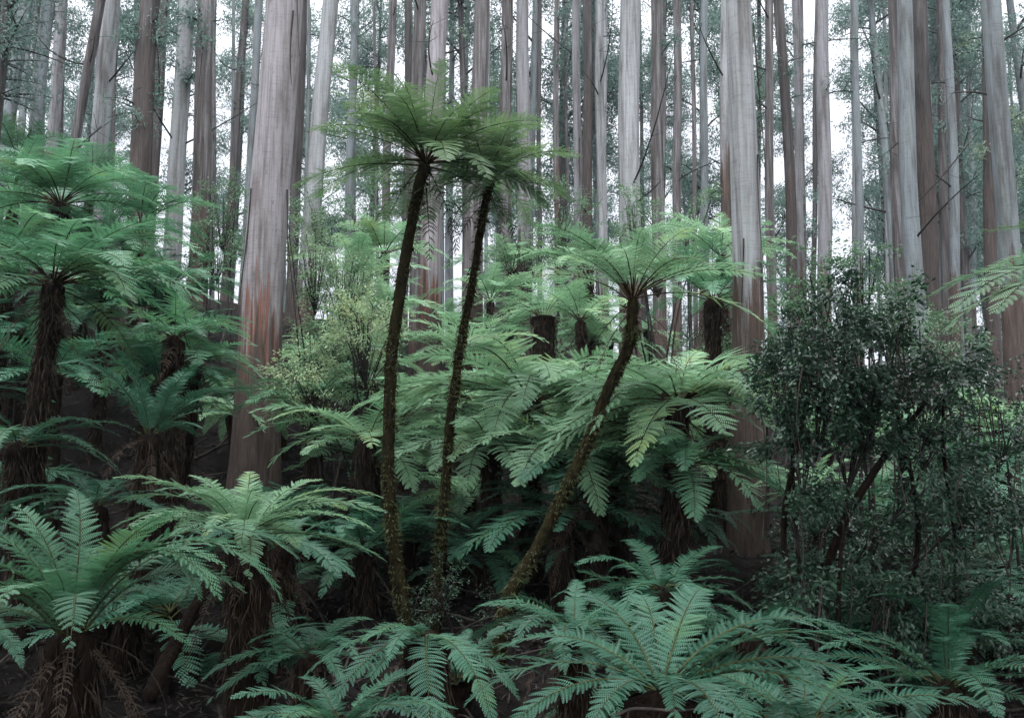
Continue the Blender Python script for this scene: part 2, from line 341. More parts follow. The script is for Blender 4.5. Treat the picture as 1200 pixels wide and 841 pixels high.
# ------------------------------------------------------------------ gum trees
def gum(label, top, bot, w0, w1, Y, mat, stock=None, ribbons=0, sprays=None, group=None, rough=.02, twig=0):
    """top = pixel x where the trunk crosses the picture's upper edge; bot = pixel of the lowest visible point; w = widths in pixels"""
    rng = np.random.default_rng(sum(map(ord, label))+int(top))
    pt = np.array(at(top, 0, Y)); pb = np.array(at(bot[0], bot[1], Y))
    d = (pt-pb)/(pt[2]-pb[2])
    r_t = .5*w0*mpp(Vector(pt)); r_b = .5*w1*mpp(Vector(pb))
    slope = (r_t-r_b)/(pt[2]-pb[2])
    gz = float(ground(pb[0], pb[1])); base = pb + d*(gz-.3-pb[2]); base[2] = gz-.3
    root = empty('gum_tree', base, label, 'tree', group)
    ztop = pt[2]*1.25+6; n = int(max(24, (ztop-base[2])/.5)); zz = np.linspace(base[2], ztop, n)
    path = base[None]+d[None]*(zz-base[2])[:, None] - base
    wob = min(r_b*.35, .08); path[:, 0] += wob*np.sin(zz*.35+top)*np.clip((zz-pb[2])*.2, 0, 1); path[:, 1] += wob*np.sin(zz*.27+2*top)
    rad = np.clip(r_b+slope*(zz-pb[2]), r_t*.55, None)
    flare = np.exp(-(zz-base[2])/1.1); rad = rad*(1+.35*flare)
    mb = MB(); tube(mb, path, rad, 20, 0, rough, rng, lobes=.012+rough*.6)
    t = obj('trunk', mb.mesh('trunk', [M[mat]]), root)
    t['stocking'] = float((np.array(at(bot[0], stock, Y))[2]-base[2]) if stock is not None else 1.0)
    for j in range(ribbons):
        mb = MB(); i0 = rng.integers(int(n*.3), int(n*.75)); ln = rng.uniform(1, 3.2); a = rng.uniform(3.3, 6.1)
        o = np.array([math.cos(a), math.sin(a), 0]); p = path[i0]+o*rad[i0]*1.02
        q = np.array([p + o*(.02+.10*u*u)*ln*.4 + np.array([.03*math.sin(3*u+j), 0, -ln*u]) for u in np.linspace(0, 1, 10)])
        tube(mb, q, np.linspace(.022, .008, 10)*rng.uniform(.5, 1), 4, 0, .2, rng)
        obj('bark_ribbon', mb.mesh('bark_ribbon', [M['stick']]), root)
    for j in range(0 if w0 > 25 else int(rng.integers(0, 5))):
        mb = MB(); i = int(rng.integers(int(n*.25), int(n*.8))); a = rng.uniform(0, 6.28); ln = rng.uniform(.5, 3.4)
        o = np.array([math.cos(a), math.sin(a), rng.uniform(.1, .9)]); sw = rng.normal(0, .25, 3)
        q = np.array([path[i]+o*(rad[i]*.7+ln*u)+sw*ln*u*u for u in np.linspace(0, 1, 8)]); tube(mb, q, np.linspace(.035, .008, 8), 5, 0, .1, rng)
        for m_ in range(3):
            p = q[rng.integers(3, 7)]; tube(mb, np.array([p, p+rng.normal(0, .25, 3)+[0, 0, .15], p+rng.normal(0, .45, 3)+[0, 0, .3]]), np.array([.012, .008, .004]), 4)
        obj('branch', mb.mesh('branch', [M['twig']]), root)
    if sprays:
        y0, y1, k, spread = sprays; mb = MB()
        z0 = at(bot[0], y0, Y).z-base[2]; z1 = at(bot[0], y1, Y).z-base[2]
        for j in range(k):
            z = rng.uniform(z1, z0); i = int(np.clip((z/(ztop-base[2]))*n, 0, n-1)); a = rng.uniform(0, 6.28); ln = spread*rng.uniform(.35, 1)
            o = np.array([math.cos(a), math.sin(a), rng.uniform(.1, .7)]); q = np.array([path[i]+o*ln*u+np.array([0, 0, -.2*ln*u*u]) for u in np.linspace(0, 1, 6)])
            tube(mb, q, np.linspace(.022, .005, 6)*(1+ln*.4), 4, 1)
            for c in q[2:]:
                m = int(rng.integers(14, 30)); leaves(mb, c+rng.normal(0, .10+.07*abs(ln), (m, 3)), .16, .04, rng, droop=.6, flat=.8)
        obj('crown', mb.mesh('crown', [M['gumleaf'], M['twig']]), root)
    return root
CR = []
def crown_mesh(v):
    rng = np.random.default_rng(900+v); mb = MB(); Ht = 42.0
    n = 60; zz = np.linspace(0, Ht, n); tr = np.stack([.35*np.sin(zz*.12+v), .3*np.sin(zz*.1+2*v), zz], 1)
    tm = MB(); tube(tm, tr, np.linspace(.42, .07, n), 9, 0, .05, rng)
    for j in range(24):
        z = 11+30*rng.random()**.8; i = int(z/Ht*(n-1)); a = rng.uniform(0, 6.28); ln = rng.uniform(1.6, 5.2)*(1.1-.55*(z/Ht))
        o = np.array([math.cos(a), math.sin(a), rng.uniform(.35, 1.1)]); side = unit(rng.normal(0, 1, (3,)))*.25
        q = np.array([tr[i]+o*ln*u+side*ln*u*u+np.array([0, 0, -.15*ln*u*u]) for u in np.linspace(0, 1, 8)])
        tube(mb, q, np.linspace(.09, .02, 8), 4, 1)
        for b in range(rng.integers(3, 7)):
            c = q[rng.integers(3, 8)] + rng.normal(0, .65, 3)
            tube(mb, np.stack([q[5], (q[5]+c)/2+[0, 0, .15], c]), np.array([.03, .02, .01]), 3, 1)
            for sub in range(4):
                m = rng.integers(26, 60); leaves(mb, c+rng.normal(0, .5, 3)+rng.normal(0, 1, (m, 3))*[.42, .42, .22], .30, .10, rng, droop=.5, flat=.9)
    return tm.mesh('trunk', [M['dark'] if v % 2 else M['blue']]), mb.mesh('crown', [M['gumleaf'], M['twig']])

# ------------------------------------------------------------------ shrubs
def shrub(label, name, blobs, Y, mat, nl, leaf, stems, cat='shrub', dY=.8, hang=0, group=None, twigs=60, limbs=()):
    """blobs: (px, py, rx, ry) ellipses in photo pixels at depth Y, given real thickness dY"""
    rng = np.random.default_rng(sum(map(ord, label)))
    b0 = at(blobs[0][0], blobs[0][1], Y); gz = float(ground(b0.x, b0.y)); base = np.array([b0.x, b0.y, gz])
    root = empty(name, base, label, cat, group); mb = MB(); sb = MB()
    area = sum(b[2]*b[3] for b in blobs)
    for bx, by, rx, ry in blobs:
        c = np.array(at(bx, by, Y)) - base; k = mpp(Vector(c+base)); tw = max(4, int(twigs*rx*ry/area)); per = max(6, int(nl*rx*ry/area/tw))
        for j in range(tw):
            u = rng.normal(0, 1, 3); u /= np.linalg.norm(u); rr = rng.random()**.45
            p = c + u*rr*np.array([rx*k, dY, ry*k])
            d = u*np.array([1, 1, .4]) + [0, 0, .1]
            ax = np.linspace(0, 1, per)[:, None]*unit(d+rng.normal(0, .5, 3))*(.16+leaf*2)
            leaves(mb, p + ax + rng.normal(0, leaf*.75, (per, 3)), leaf, leaf*.5, rng, dirs=np.broadcast_to(d, (per, 3)), droop=.25, flat=.35)
            if j % 2 == 0:
                q = c*.3+p*.7+rng.normal(0, .08, 3); tube(sb, np.stack([c*.8+[0, 0, -ry*k*.3], q, p]), np.array([.009, .006, .003]), 4)
        for j in range(stems):
            p = c + rng.normal(0, .4, 3)*np.array([rx*k, dY, ry*k*.6]); g = np.array([c[0]*.4+rng.normal(0, .25), rng.normal(0, .3), -.1])
            mid = g*.5+p*.5+rng.normal(0, .14, 3); tube(sb, catmull([g, mid, p], 12), np.linspace(.035, .010, 12)*rng.uniform(.5, 1.3), 6, 0, .08, rng)
    for pth, r_ in limbs:
        q = catmull([np.array(at(x, y, Y + .25*math.sin(x)))-base for x, y in pth], 26); tube(sb, q, np.linspace(r_, r_*.35, 26), 9, 1, .16, rng)
    if hang:
        hb = MB()
        for j in range(hang):
            bx, by, rx, ry = blobs[rng.integers(0, len(blobs))]; k = mpp(at(bx, by, Y)); c = np.array(at(bx, by, Y))-base
            p = c + np.array([rng.uniform(-.9, .9)*rx*k, rng.uniform(-1, .6)*dY, rng.uniform(-.5, .5)*ry*k]); ln = rng.uniform(.5, 2.2)
            q = np.array([p + np.array([.07*math.sin(4*u+j), .05*math.cos(3*u+j), -ln*u]) for u in np.linspace(0, 1, 9)]); q[:, 2] = np.maximum(q[:, 2], .02)
            tube(hb, q, rng.uniform(.003, .011), 4, 0, .15, rng)
        obj('hanging_vine', hb.mesh('hanging_vine', [M['stick']]), root)
    if sb.n: obj('stem', sb.mesh('stem', [M['twig'], M['fibre']]), root)
    obj('foliage', mb.mesh('foliage', [M[mat]]), root)
    return root

# ================================================================== THE PLACE
# ---- ground sheet to the horizon
def build_ground():
    xs = np.unique(np.concatenate([np.linspace(-400, -30, 24), np.linspace(-30, 30, 181), np.linspace(30, 400, 24)]))
    ys = np.unique(np.concatenate([np.linspace(-400, -10, 20), np.linspace(-10, 50, 181), np.linspace(50, 400, 40)]))
    X, Y = np.meshgrid(xs, ys); Z = ground(X, Y) + RNG.normal(0, .025, X.shape)
    mb = MB(); n, m = X.shape; idx = np.arange(n*m).reshape(n, m)
    F = np.stack([idx[:-1, :-1], idx[:-1, 1:], idx[1:, 1:], idx[1:, :-1]], -1).reshape(-1, 4)
    mb.add(np.stack([X, Y, Z], -1).reshape(-1, 3), F, 0, True)
    tag(obj('ground', mb.mesh('ground', [M['litter']])), 'dark forest floor of bark and leaf litter rising to a crest', 'ground', kind='structure')
build_ground()
def build_litter():
    rng = np.random.default_rng(5); mb = MB(); N = 42000
    y = 4 + 30*rng.random(N)**1.6; x = rng.uniform(-1, 1, N)*(y*.62+1)
    C = np.stack([x, y, ground(x, y)+rng.uniform(.01, .06, N)], 1)
    d = unit(np.stack([rng.normal(0, 1, N), rng.normal(0, 1, N), rng.normal(0, .22, N)], 1))
    leaves(mb, C, .19, .026, rng, dirs=d, flat=.3, m=0)
    for j in range(900):
        yy = 5+20*rng.random()**1.5; xx = rng.uniform(-1, 1)*(yy*.6+1); a = rng.uniform(0, 6.28); ln = rng.uniform(.3, 1.5)
        p = np.array([xx, yy, float(ground(xx, yy))+.05]); e = p+np.array([math.cos(a), math.sin(a), 0])*ln; e[2] = float(ground(e[0], e[1]))+.05+rng.random()*.25
        tube(mb, catmull([p, (p+e)/2+rng.normal(0, .04, 3), e], 6), rng.uniform(.006, .022), 5, 0, .1, rng)
    tag(obj('litter', mb.mesh('litter', [M['litterbit']])), 'brown bark strips and sticks strewn over the dark forest floor', 'leaf litter', kind='stuff')
build_litter()

# ---- gum trees the photo tells apart: label, x at upper edge, lowest visible pixel, widths, depth, bark, options
gum('massive pinkish gum trunk with red brown base, left of the three tall mossy ferns', 331, (299, 545), 41, 52, 17, 'rust', 372, ribbons=5, rough=.012)
gum('broad pale grey gum trunk with brown base, right of the leaning mossy fern', 868, (878, 660), 28, 42, 15.5, 'pale', 345, ribbons=4, rough=.012)
gum('thick smooth white gum trunk rising just left of the leaning fern crown', 737, (738, 240), 24, 25, 27, 'pale', 330, rough=.008)
gum('pale gum trunk with orange red base directly behind the two tall mossy ferns', 516, (501, 437), 20, 27, 27, 'rust', 330, ribbons=1)
gum('red brown stringy gum trunk behind the second tall mossy fern', 562, (554, 440), 17, 25, 26, 'brown', 350, ribbons=2)
gum('dark shaggy gum trunk with ragged bark on the left slope', 177, (162, 300), 20, 25, 24, 'dark', 60, ribbons=5, sprays=(0, 200, 16, 1.1), rough=.05)
gum('white gum trunk between the dark shaggy trunk and the patchy brown trunk', 216, (203, 265), 18, 20, 27, 'pale', 340, sprays=(20, 130, 14, 1.1))
gum('patchy brown and white gum trunk left of the massive pinkish trunk', 245, (230, 330), 18, 22, 25, 'brown', 250, ribbons=3, sprays=(0, 60, 8, .9), rough=.03)
gum('cream gum trunk with greenish streaks beside the thin leaning trunk', 128, (115, 173), 19, 20, 29, 'pale', 330, ribbons=2)
gum('thin bare brown grey trunk leaning right on the left slope', 115, (82, 200), 11, 11, 28, 'brown', 330)
gum('grey gum trunk standing at the far left end above the ferns', 27, (8, 147), 14, 15, 30, 'blue', 330)
gum('slim grey trunk second in the leftmost cluster above the ferns', 36, (25, 147), 7, 8, 38, 'blue', 330)
gum('blue grey gum trunk third from the far left above the ferns', 57, (43, 153), 14, 15, 31, 'blue', 330, sprays=(0, 60, 6, 1))
gum('purplish gum trunk fourth from the far left, left of the leaning trunk', 74, (62, 157), 12, 13, 33, 'pink', 330)
gum('shaded gum trunk close behind the white trunk on the left slope', 193, (182, 170), 12, 13, 34, 'dark', 200, sprays=(0, 120, 12, 1.2))
gum('far slender gum trunk alone in the bright gap left of the massive trunk', 287, (273, 213), 8, 9, 46, 'dark', 200, sprays=(0, 150, 16, 1.6))
gum('slim grey trunk touching the left edge of the massive pinkish trunk', 305, (295, 170), 9, 9, 36, 'blue', 330)
gum('dark narrow trunk just right of the massive pinkish trunk', 355, (347, 200), 12, 12, 33, 'dark', 350)
gum('pale grey gum trunk right of the massive trunk, above the light shrubs', 385, (370, 205), 18, 20, 28, 'pale', 330)
gum('slim grey gum trunk left of the crown of the tallest mossy fern', 415, (409, 300), 9, 10, 40, 'blue', 330, sprays=(0, 90, 8, 1.2))
gum('thin brown gum trunk above the left half of the tallest fern crown', 459, (452, 300), 9, 10, 38, 'brown', 350)
gum('thin dark gum trunk left of the wide brown trunk above the tallest fern crown', 480, (474, 300), 8, 9, 40, 'dark', 350)
gum('brown gum trunk beside the pale trunk above the tallest fern crown', 491, (488, 300), 14, 15, 30, 'brown', 350, ribbons=2)
gum('red brown gum trunk above the crown of the second mossy fern', 592, (593, 300), 13, 15, 31, 'brown', 350, ribbons=1)
gum('straight brown edged gum trunk rising right of the two tall fern crowns', 615, (612, 420), 14, 19, 28, 'pink', 280, ribbons=1)
gum('thin straight trunk with many side twigs right of the tall fern crowns', 652, (654, 330), 6, 8, 42, 'brown', 200, sprays=(0, 140, 14, 1.3))
gum('pale and brown dappled slim trunk left of the darkest central trunk', 677, (677, 300), 9, 11, 34, 'pink', 330, ribbons=2)
gum('dark reddish slim trunk left of the white pole like trunk', 687, (689, 300), 11, 12, 33, 'dark', 100, ribbons=1)
gum('white pole like trunk close left of the thick white central trunk', 703, (706, 260), 10, 12, 33, 'pale', 330)
gum('grey brown trunk close right of the thick white central trunk', 768, (771, 233), 14, 15, 33, 'brown', 350, sprays=(0, 80, 8, 1.2), ribbons=2)
gum('rough brown trunk second to the right of the thick white central trunk', 793, (793, 227), 9, 10, 40, 'brown', 350)
gum('pale blue slender trunk left of the dappled trunk and the broad pale one', 827, (825, 240), 8, 9, 40, 'blue', 330)
gum('dappled white and dark trunk touching the broad pale gum on its left', 849, (851, 277), 11, 12, 30, 'pale', 200, ribbons=2)
gum('rusty brown slim trunk just right of the broad pale gum', 900, (905, 380), 9, 11, 31, 'brown', 350, ribbons=2)
gum('shaggy brown trunk second to the right of the broad pale gum', 915, (930, 400), 11, 13, 33, 'dark', 200, ribbons=3, sprays=(20, 160, 8, .9))
gum('grey trunk leaning against the shaggy trunk right of the broad pale gum', 932, (940, 360), 9, 10, 34, 'pink', 330)
gum('lilac grey gum trunk alone in the bright gap right of centre', 966, (965, 330), 15, 16, 33, 'pink', 330, sprays=(40, 130, 4, 1.5))
gum('slender grey trunk in the middle of the bright gap right of centre', 1003, (1007, 330), 8, 9, 40, 'blue', 330, sprays=(0, 140, 10, 1.5))
gum('brown trunk close behind the smooth blue grey gum above the dark shrub', 1045, (1056, 380), 11, 12, 30, 'brown', 350)
gum('smooth blue grey gum trunk rising behind the dark vine covered shrub', 1058, (1077, 400), 17, 21, 25, 'blue', 405, rough=.008)
gum('shaggy red brown trunk right of the smooth blue grey gum', 1080, (1092, 400), 18, 19, 27, 'dark', 150, ribbons=6, rough=.05)
gum('slim shaded trunk right of the shaggy red brown trunk', 1101, (1107, 300), 9, 10, 34, 'dark', 350, sprays=(0, 200, 10, 1.3))
gum('grey green trunk in the dark gap left of the right hand fern', 1110, (1119, 385), 9, 12, 31, 'blue', 330)
gum('dark trunk beside the tall leaning trunk near the right edge', 1153, (1172, 510), 13, 16, 25, 'dark', 200, ribbons=2, sprays=(0, 250, 10, 1.3))
gum('tall smooth brown gum trunk leaning left near the right edge', 1163, (1196, 510), 21, 25, 20, 'blue', 330, rough=.01)
gum('dark trunk partly hidden by hanging leaves in the upper left corner', 8, (-6, 150), 13, 14, 24, 'dark', 200, sprays=(-40, 110, 60, 2.2))

# ---- slim trunks between the big ones
srng = random.Random(77)
for k in range(36):
    x = -20+1240*(k+srng.uniform(.05, .95))/36; w = srng.uniform(3.4, 5.8); ln = srng.gauss(0, 4)+(600-x)*.012
    gum('slim straight gum trunk in the screen of thin trunks behind the big ones', x, (x-ln, 330), w, w*1.15, srng.uniform(44, 64), srng.choice(['blue', 'blue', 'brown', 'blue', 'dark', 'pale']), 360,
        sprays=(srng.uniform(-20, 60), srng.uniform(100, 230), 9, 1.5) if k % 2 else None, group='slim gum trunks screening the gaps')

# ---- far trees beyond the crest, with crowns
crs = [crown_mesh(v) for v in range(6)]
rng = np.random.default_rng(31); k = 0
dens = [(-30, 130, 7), (130, 300, 3), (300, 460, 4), (460, 620, 6), (620, 760, 6), (760, 900, 5), (900, 1010, 1), (1010, 1080, 4), (1080, 1250, 17)]
for x0, x1, cnt in dens:
    for j in range(cnt):
        px = x0+(x1-x0)*(j+rng.uniform(.1, .9))/cnt; Yd = rng.uniform(48, 100); P_ = at(px, 300, Yd)
        gz = float(ground(P_.x, Yd)); tm, cm = crs[k % 6]; k += 1
        r = empty('slender_tree', (P_.x, Yd, gz-.3), 'slender hazy gum tree with thin teal crown far behind the big trunks', 'tree', 'slender gum trees far behind the crest')
        for nm, me in (('trunk', tm), ('crown', cm)):
            obj(nm, me, r)
        r.rotation_euler = (rng.normal(0, .015), rng.normal(0, .02), rng.uniform(0, 6.28)); sc = rng.uniform(.8, 1.25); r.scale = (sc*.9, sc*.9, sc)

# ---- tree ferns
fern('tallest tree fern on a slim bowed mossy trunk, its crown highest of all', (499, 190), 11.5, 1.85, 34, 'parasol', 'c', 'fern_y', [(488, 235), (471, 330), (459, 420), (456, 500), (456, 570), (462, 640), (476, 735)], .068, .085, 'moss', tufts=1600, skirt=3, tilt0=2)
fern('second tall mossy tree fern, its crown tucked right of the tallest crown', (574, 212), 12.4, 1.5, 20, 'parasol', 'c', 'fern_y', [(566, 250), (553, 330), (540, 400), (530, 470), (523, 545), (516, 640), (510, 720)], .052, .078, 'moss', tufts=2600, skirt=6, tilt0=5)
fern('leaning mossy tree fern whose trunk bends left down from a spoked crown', (742, 350), 11, 1.65, 17, 'vspoke', 'o', 'fern_p', [(740, 385), (735, 410), (713, 455), (692, 510), (664, 570), (630, 640), (592, 712)], .062, .076, 'moss', tufts=2000, skirt=4, tilt0=2,
     extra=[(0, 1.8, 30, -30), (345, 1.8, 10, -50), (20, 1.7, 38, -15), (80, 1.3, 66, 0), (110, 1.3, 64, -5), (60, 1.4, 60, -5), (135, 1.4, 56, -10), (280, 1.2, 62, -10)])
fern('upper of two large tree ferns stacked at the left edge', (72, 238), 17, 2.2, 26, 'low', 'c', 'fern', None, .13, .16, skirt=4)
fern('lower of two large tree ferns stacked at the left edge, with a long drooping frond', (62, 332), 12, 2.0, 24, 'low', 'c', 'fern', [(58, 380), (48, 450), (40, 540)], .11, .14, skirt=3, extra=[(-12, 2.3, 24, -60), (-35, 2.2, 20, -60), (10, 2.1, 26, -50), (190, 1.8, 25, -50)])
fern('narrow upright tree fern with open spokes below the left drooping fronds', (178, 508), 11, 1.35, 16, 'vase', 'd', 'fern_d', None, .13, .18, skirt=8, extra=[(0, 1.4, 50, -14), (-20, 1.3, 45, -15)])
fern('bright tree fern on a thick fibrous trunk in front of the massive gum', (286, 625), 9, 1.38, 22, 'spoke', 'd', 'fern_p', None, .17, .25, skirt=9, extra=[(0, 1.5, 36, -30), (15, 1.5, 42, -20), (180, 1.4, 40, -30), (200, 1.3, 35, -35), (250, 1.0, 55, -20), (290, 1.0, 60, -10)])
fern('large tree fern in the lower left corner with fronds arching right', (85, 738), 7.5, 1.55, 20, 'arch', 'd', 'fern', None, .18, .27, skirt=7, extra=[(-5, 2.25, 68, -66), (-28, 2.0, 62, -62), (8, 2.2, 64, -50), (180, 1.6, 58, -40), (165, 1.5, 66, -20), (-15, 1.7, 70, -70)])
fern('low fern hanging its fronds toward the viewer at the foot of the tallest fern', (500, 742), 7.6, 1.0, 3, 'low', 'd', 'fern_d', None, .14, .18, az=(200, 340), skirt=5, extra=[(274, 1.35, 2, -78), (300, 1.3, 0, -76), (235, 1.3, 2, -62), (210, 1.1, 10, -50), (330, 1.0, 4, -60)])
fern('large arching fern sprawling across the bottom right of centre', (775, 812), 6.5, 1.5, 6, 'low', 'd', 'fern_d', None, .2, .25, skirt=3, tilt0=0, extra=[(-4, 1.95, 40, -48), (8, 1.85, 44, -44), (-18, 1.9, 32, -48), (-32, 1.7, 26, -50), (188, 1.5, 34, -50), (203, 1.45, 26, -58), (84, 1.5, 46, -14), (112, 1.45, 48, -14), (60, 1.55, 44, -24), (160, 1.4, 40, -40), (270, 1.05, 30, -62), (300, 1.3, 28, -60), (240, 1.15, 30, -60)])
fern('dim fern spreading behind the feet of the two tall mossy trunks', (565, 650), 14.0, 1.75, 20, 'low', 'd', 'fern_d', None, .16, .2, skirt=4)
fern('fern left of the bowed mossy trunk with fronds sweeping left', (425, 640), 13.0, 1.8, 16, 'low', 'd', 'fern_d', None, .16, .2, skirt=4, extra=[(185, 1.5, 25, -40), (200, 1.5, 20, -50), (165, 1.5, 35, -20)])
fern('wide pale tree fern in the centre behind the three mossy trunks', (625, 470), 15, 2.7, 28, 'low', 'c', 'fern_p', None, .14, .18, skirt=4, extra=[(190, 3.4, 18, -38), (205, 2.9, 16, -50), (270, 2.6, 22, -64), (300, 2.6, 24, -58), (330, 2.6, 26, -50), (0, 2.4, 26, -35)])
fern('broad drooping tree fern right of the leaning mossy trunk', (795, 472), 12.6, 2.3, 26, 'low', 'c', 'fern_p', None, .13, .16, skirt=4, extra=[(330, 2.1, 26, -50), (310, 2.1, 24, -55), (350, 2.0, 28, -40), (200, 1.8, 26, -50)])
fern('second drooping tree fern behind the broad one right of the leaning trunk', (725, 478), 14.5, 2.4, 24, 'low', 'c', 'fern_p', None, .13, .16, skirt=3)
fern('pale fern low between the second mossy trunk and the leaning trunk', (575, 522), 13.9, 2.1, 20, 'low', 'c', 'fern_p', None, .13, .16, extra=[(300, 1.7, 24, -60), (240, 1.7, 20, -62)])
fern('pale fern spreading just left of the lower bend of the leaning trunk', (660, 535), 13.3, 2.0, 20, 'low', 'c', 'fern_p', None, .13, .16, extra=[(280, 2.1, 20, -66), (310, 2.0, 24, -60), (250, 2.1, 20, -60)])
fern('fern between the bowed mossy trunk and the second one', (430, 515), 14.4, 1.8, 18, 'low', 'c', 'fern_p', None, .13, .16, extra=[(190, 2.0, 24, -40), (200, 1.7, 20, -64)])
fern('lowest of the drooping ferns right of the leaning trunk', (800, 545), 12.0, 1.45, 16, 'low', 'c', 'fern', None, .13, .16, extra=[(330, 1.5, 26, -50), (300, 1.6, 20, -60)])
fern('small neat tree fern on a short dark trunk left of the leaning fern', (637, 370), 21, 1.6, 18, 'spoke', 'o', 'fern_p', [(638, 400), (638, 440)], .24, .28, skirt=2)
C_FERN = 'tree ferns massed on the slope behind the mossy trunks'
for hx, hy, Yd, L, lab in [
    (575, 352, 25, 1.7, 'shaded fern left of the small neat fern on its short dark trunk'),
    (600, 318, 28, 1.9, 'high fern right of the red brown stringy trunk, above the small neat fern'),
    (450, 298, 25, 1.9, 'highest fern of the slope left of the pale orange based trunk'),
    (418, 335, 23, 1.8, 'pale fern between the light shrub and the bowed mossy trunk'),
    (452, 362, 21, 1.35, 'fern at the left side of the orange based trunk'),
    (435, 435, 18, 1.0, 'low spreading fern at the foot of the orange based trunk'),
    (548, 415, 19, 1.6, 'fern between the two gum bases behind the second mossy trunk'),
    (690, 320, 22, 1.8, 'fern behind the left side of the leaning fern crown'),
    (680, 375, 20, 1.5, 'fern behind the neck of the leaning fern'),
    (845, 300, 19, 1.7, 'feathery fern in front of the broad pale gum trunk'),
    (835, 350, 16, 1.5, 'fern below the right side of the leaning fern crown'),
    (20, 182, 26, 1.9, 'topmost fern at the far left edge'),
    (108, 205, 25, 1.7, 'fern under the thin leaning trunk on the left slope'),
    (165, 262, 21, 1.8, 'fern at the foot of the dark shaggy trunk'),
    (15, 228, 21, 2.0, 'fern at the left edge just under the topmost one'),
    (10, 300, 16, 1.7, 'fern at the left edge behind the two stacked ferns'),
    (125, 292, 18, 1.8, 'fern right of the upper stacked fern on the left slope'),
    (200, 335, 18, 1.6, 'fern at the foot of the patchy brown trunk'),
    (205, 395, 14, 1.3, 'small fern left of the massive pinkish trunk with flat fronds'),
    (225, 425, 15, 1.3, 'lower small fern tucked against the massive pinkish trunk'),
    (365, 470, 15.5, 1.3, 'fern half hidden behind the right edge of the massive trunk'),
    (655, 600, 13, 1.5, 'dark fern deep in the hollow behind the leaning trunk'),
    (775, 690, 10.5, 1.1, 'small upright fern left of the brown base of the broad gum'),
    (700, 560, 13, 1.5, 'fern in the shade under the broad drooping fern'),
    (672, 735, 8.6, .95, 'teal fern at the foot of the leaning mossy trunk'),
    (365, 765, 8.8, .8, 'dark low fern between the fibrous trunk and the hanging fern'),
    (400, 845, 6.5, .9, 'fern in the bottom edge left of the hanging fronds'),
    (1085, 612, 14.5, 1.7, 'tree fern seen through the gap under the dark shrub'),
    (1150, 560, 16, 1.8, 'fern under the right edge fronds beyond the dark shrub'),
    (1175, 655, 12.5, 1.4, 'shaded fern low at the right edge'),
    (1010, 690, 12, 1.3, 'dim fern behind the hanging vines of the dark shrub'),
    (945, 850, 7.5, 1.2, 'dark fern at the bottom edge right of the large arching fern'),
    (1110, 800, 8.5, 1.3, 'nearly black fern in the lower right corner'),
    (20, 520, 11.5, 1.3, 'dark fern low at the left edge under the stacked ferns'),
    (110, 590, 11, 1.1, 'dim fern behind the lower left fern'),
    (330, 640, 11.5, 1.2, 'dark fern at the foot of the massive pinkish trunk'),
    (880, 740, 9.8, 1.0, 'low fern right of the broad gum base'),
    ]:
    far = Yd >= 18
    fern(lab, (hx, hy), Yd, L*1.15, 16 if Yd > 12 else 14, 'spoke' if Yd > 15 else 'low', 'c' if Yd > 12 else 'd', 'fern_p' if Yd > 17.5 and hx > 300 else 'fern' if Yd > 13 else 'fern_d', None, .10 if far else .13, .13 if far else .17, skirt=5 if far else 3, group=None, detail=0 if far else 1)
fern('fern reaching in from the right edge with long pale blue fronds', (1285, 322), 9, 1.2, 8, 'low', 'c', 'fern_p', None, .12, .16, extra=[(182, 1.8, 4, -42), (196, 1.9, 8, -46), (210, 1.8, -4, -50), (222, 1.6, 4, -50), (174, 1.7, 12, -34)])
fern('yellow green fern tip entering at the right edge above the pale blue fronds', (1290, 268), 12, .9, 6, 'low', 'c', 'fern_y', None, .1, .14, extra=[(180, 1.6, 10, -10)])


# ---- ferns crowding the slope between the named ones
def crown_of_fronds(v):
    rng = random.Random(50+v); mb = MB(); st = ['flat', 'low', 'droop', 'spoke', 'low', 'parasol'][v]
    for share, t0, t1, lf in STY[st]:
        for j in range(max(2, round(20*share))):
            src = frond_mesh(rng.uniform(*t0), rng.uniform(*t1), 'c' if v % 2 else 'd', rng.randrange(3), 'fern', 0)
            co = np.empty(len(src.vertices)*3); src.vertices.foreach_get('co', co); co = co.reshape(-1, 3)*(lf*rng.uniform(.8, 1.1))
            a = rng.uniform(0, 6.283); c, s = math.cos(a), math.sin(a)
            co = np.stack([co[:, 0]*c-co[:, 1]*s, co[:, 0]*s+co[:, 1]*c, co[:, 2]+rng.uniform(-.04, .03)], 1)
            F = np.empty(len(src.loops), int); src.loops.foreach_get('vertex_index', F); mi = np.empty(len(src.polygons), int); src.polygons.foreach_get('material_index', mi)
            F = F.reshape(-1, 4)
            mb.V.append(co); mb.F.append(F+mb.n); mb.M.append(mi); mb.smooth.append(np.zeros(len(F), bool)); mb.n += len(co)
    return mb
CROWNS = []
for v in range(6):
    g = crown_of_fronds(v); CROWNS.append((g.mesh('crown', [M['fern_p'], M['rachis']]), g.mesh('crown', [M['fern_d'], M['rachis']])))
TOPX = [0, 60, 150, 200, 260, 330, 400, 480, 560, 620, 700, 800, 880, 960, 1060, 1200]
TOPY = [190, 210, 270, 330, 400, 420, 330, 370, 350, 340, 360, 380, 430, 470, 480, 430]
KEEP = [(285, 335, 300, 545, 17), (485, 520, 250, 437, 27), (545, 572, 250, 437, 26), (858, 905, 300, 690, 20), (445, 490, 190, 730, 12.5), (505, 580, 210, 720, 13.2), (590, 755, 350, 715, 11.5), (620, 655, 300, 440, 21),
        (80, 330, 560, 840, 9.5), (600, 1010, 690, 841, 8), (150, 275, 420, 520, 11.5), (0, 200, 220, 440, 12.5), (390, 700, 440, 560, 15), (700, 910, 430, 570, 12.8)]
pts = []; frng = random.Random(12); made = 0
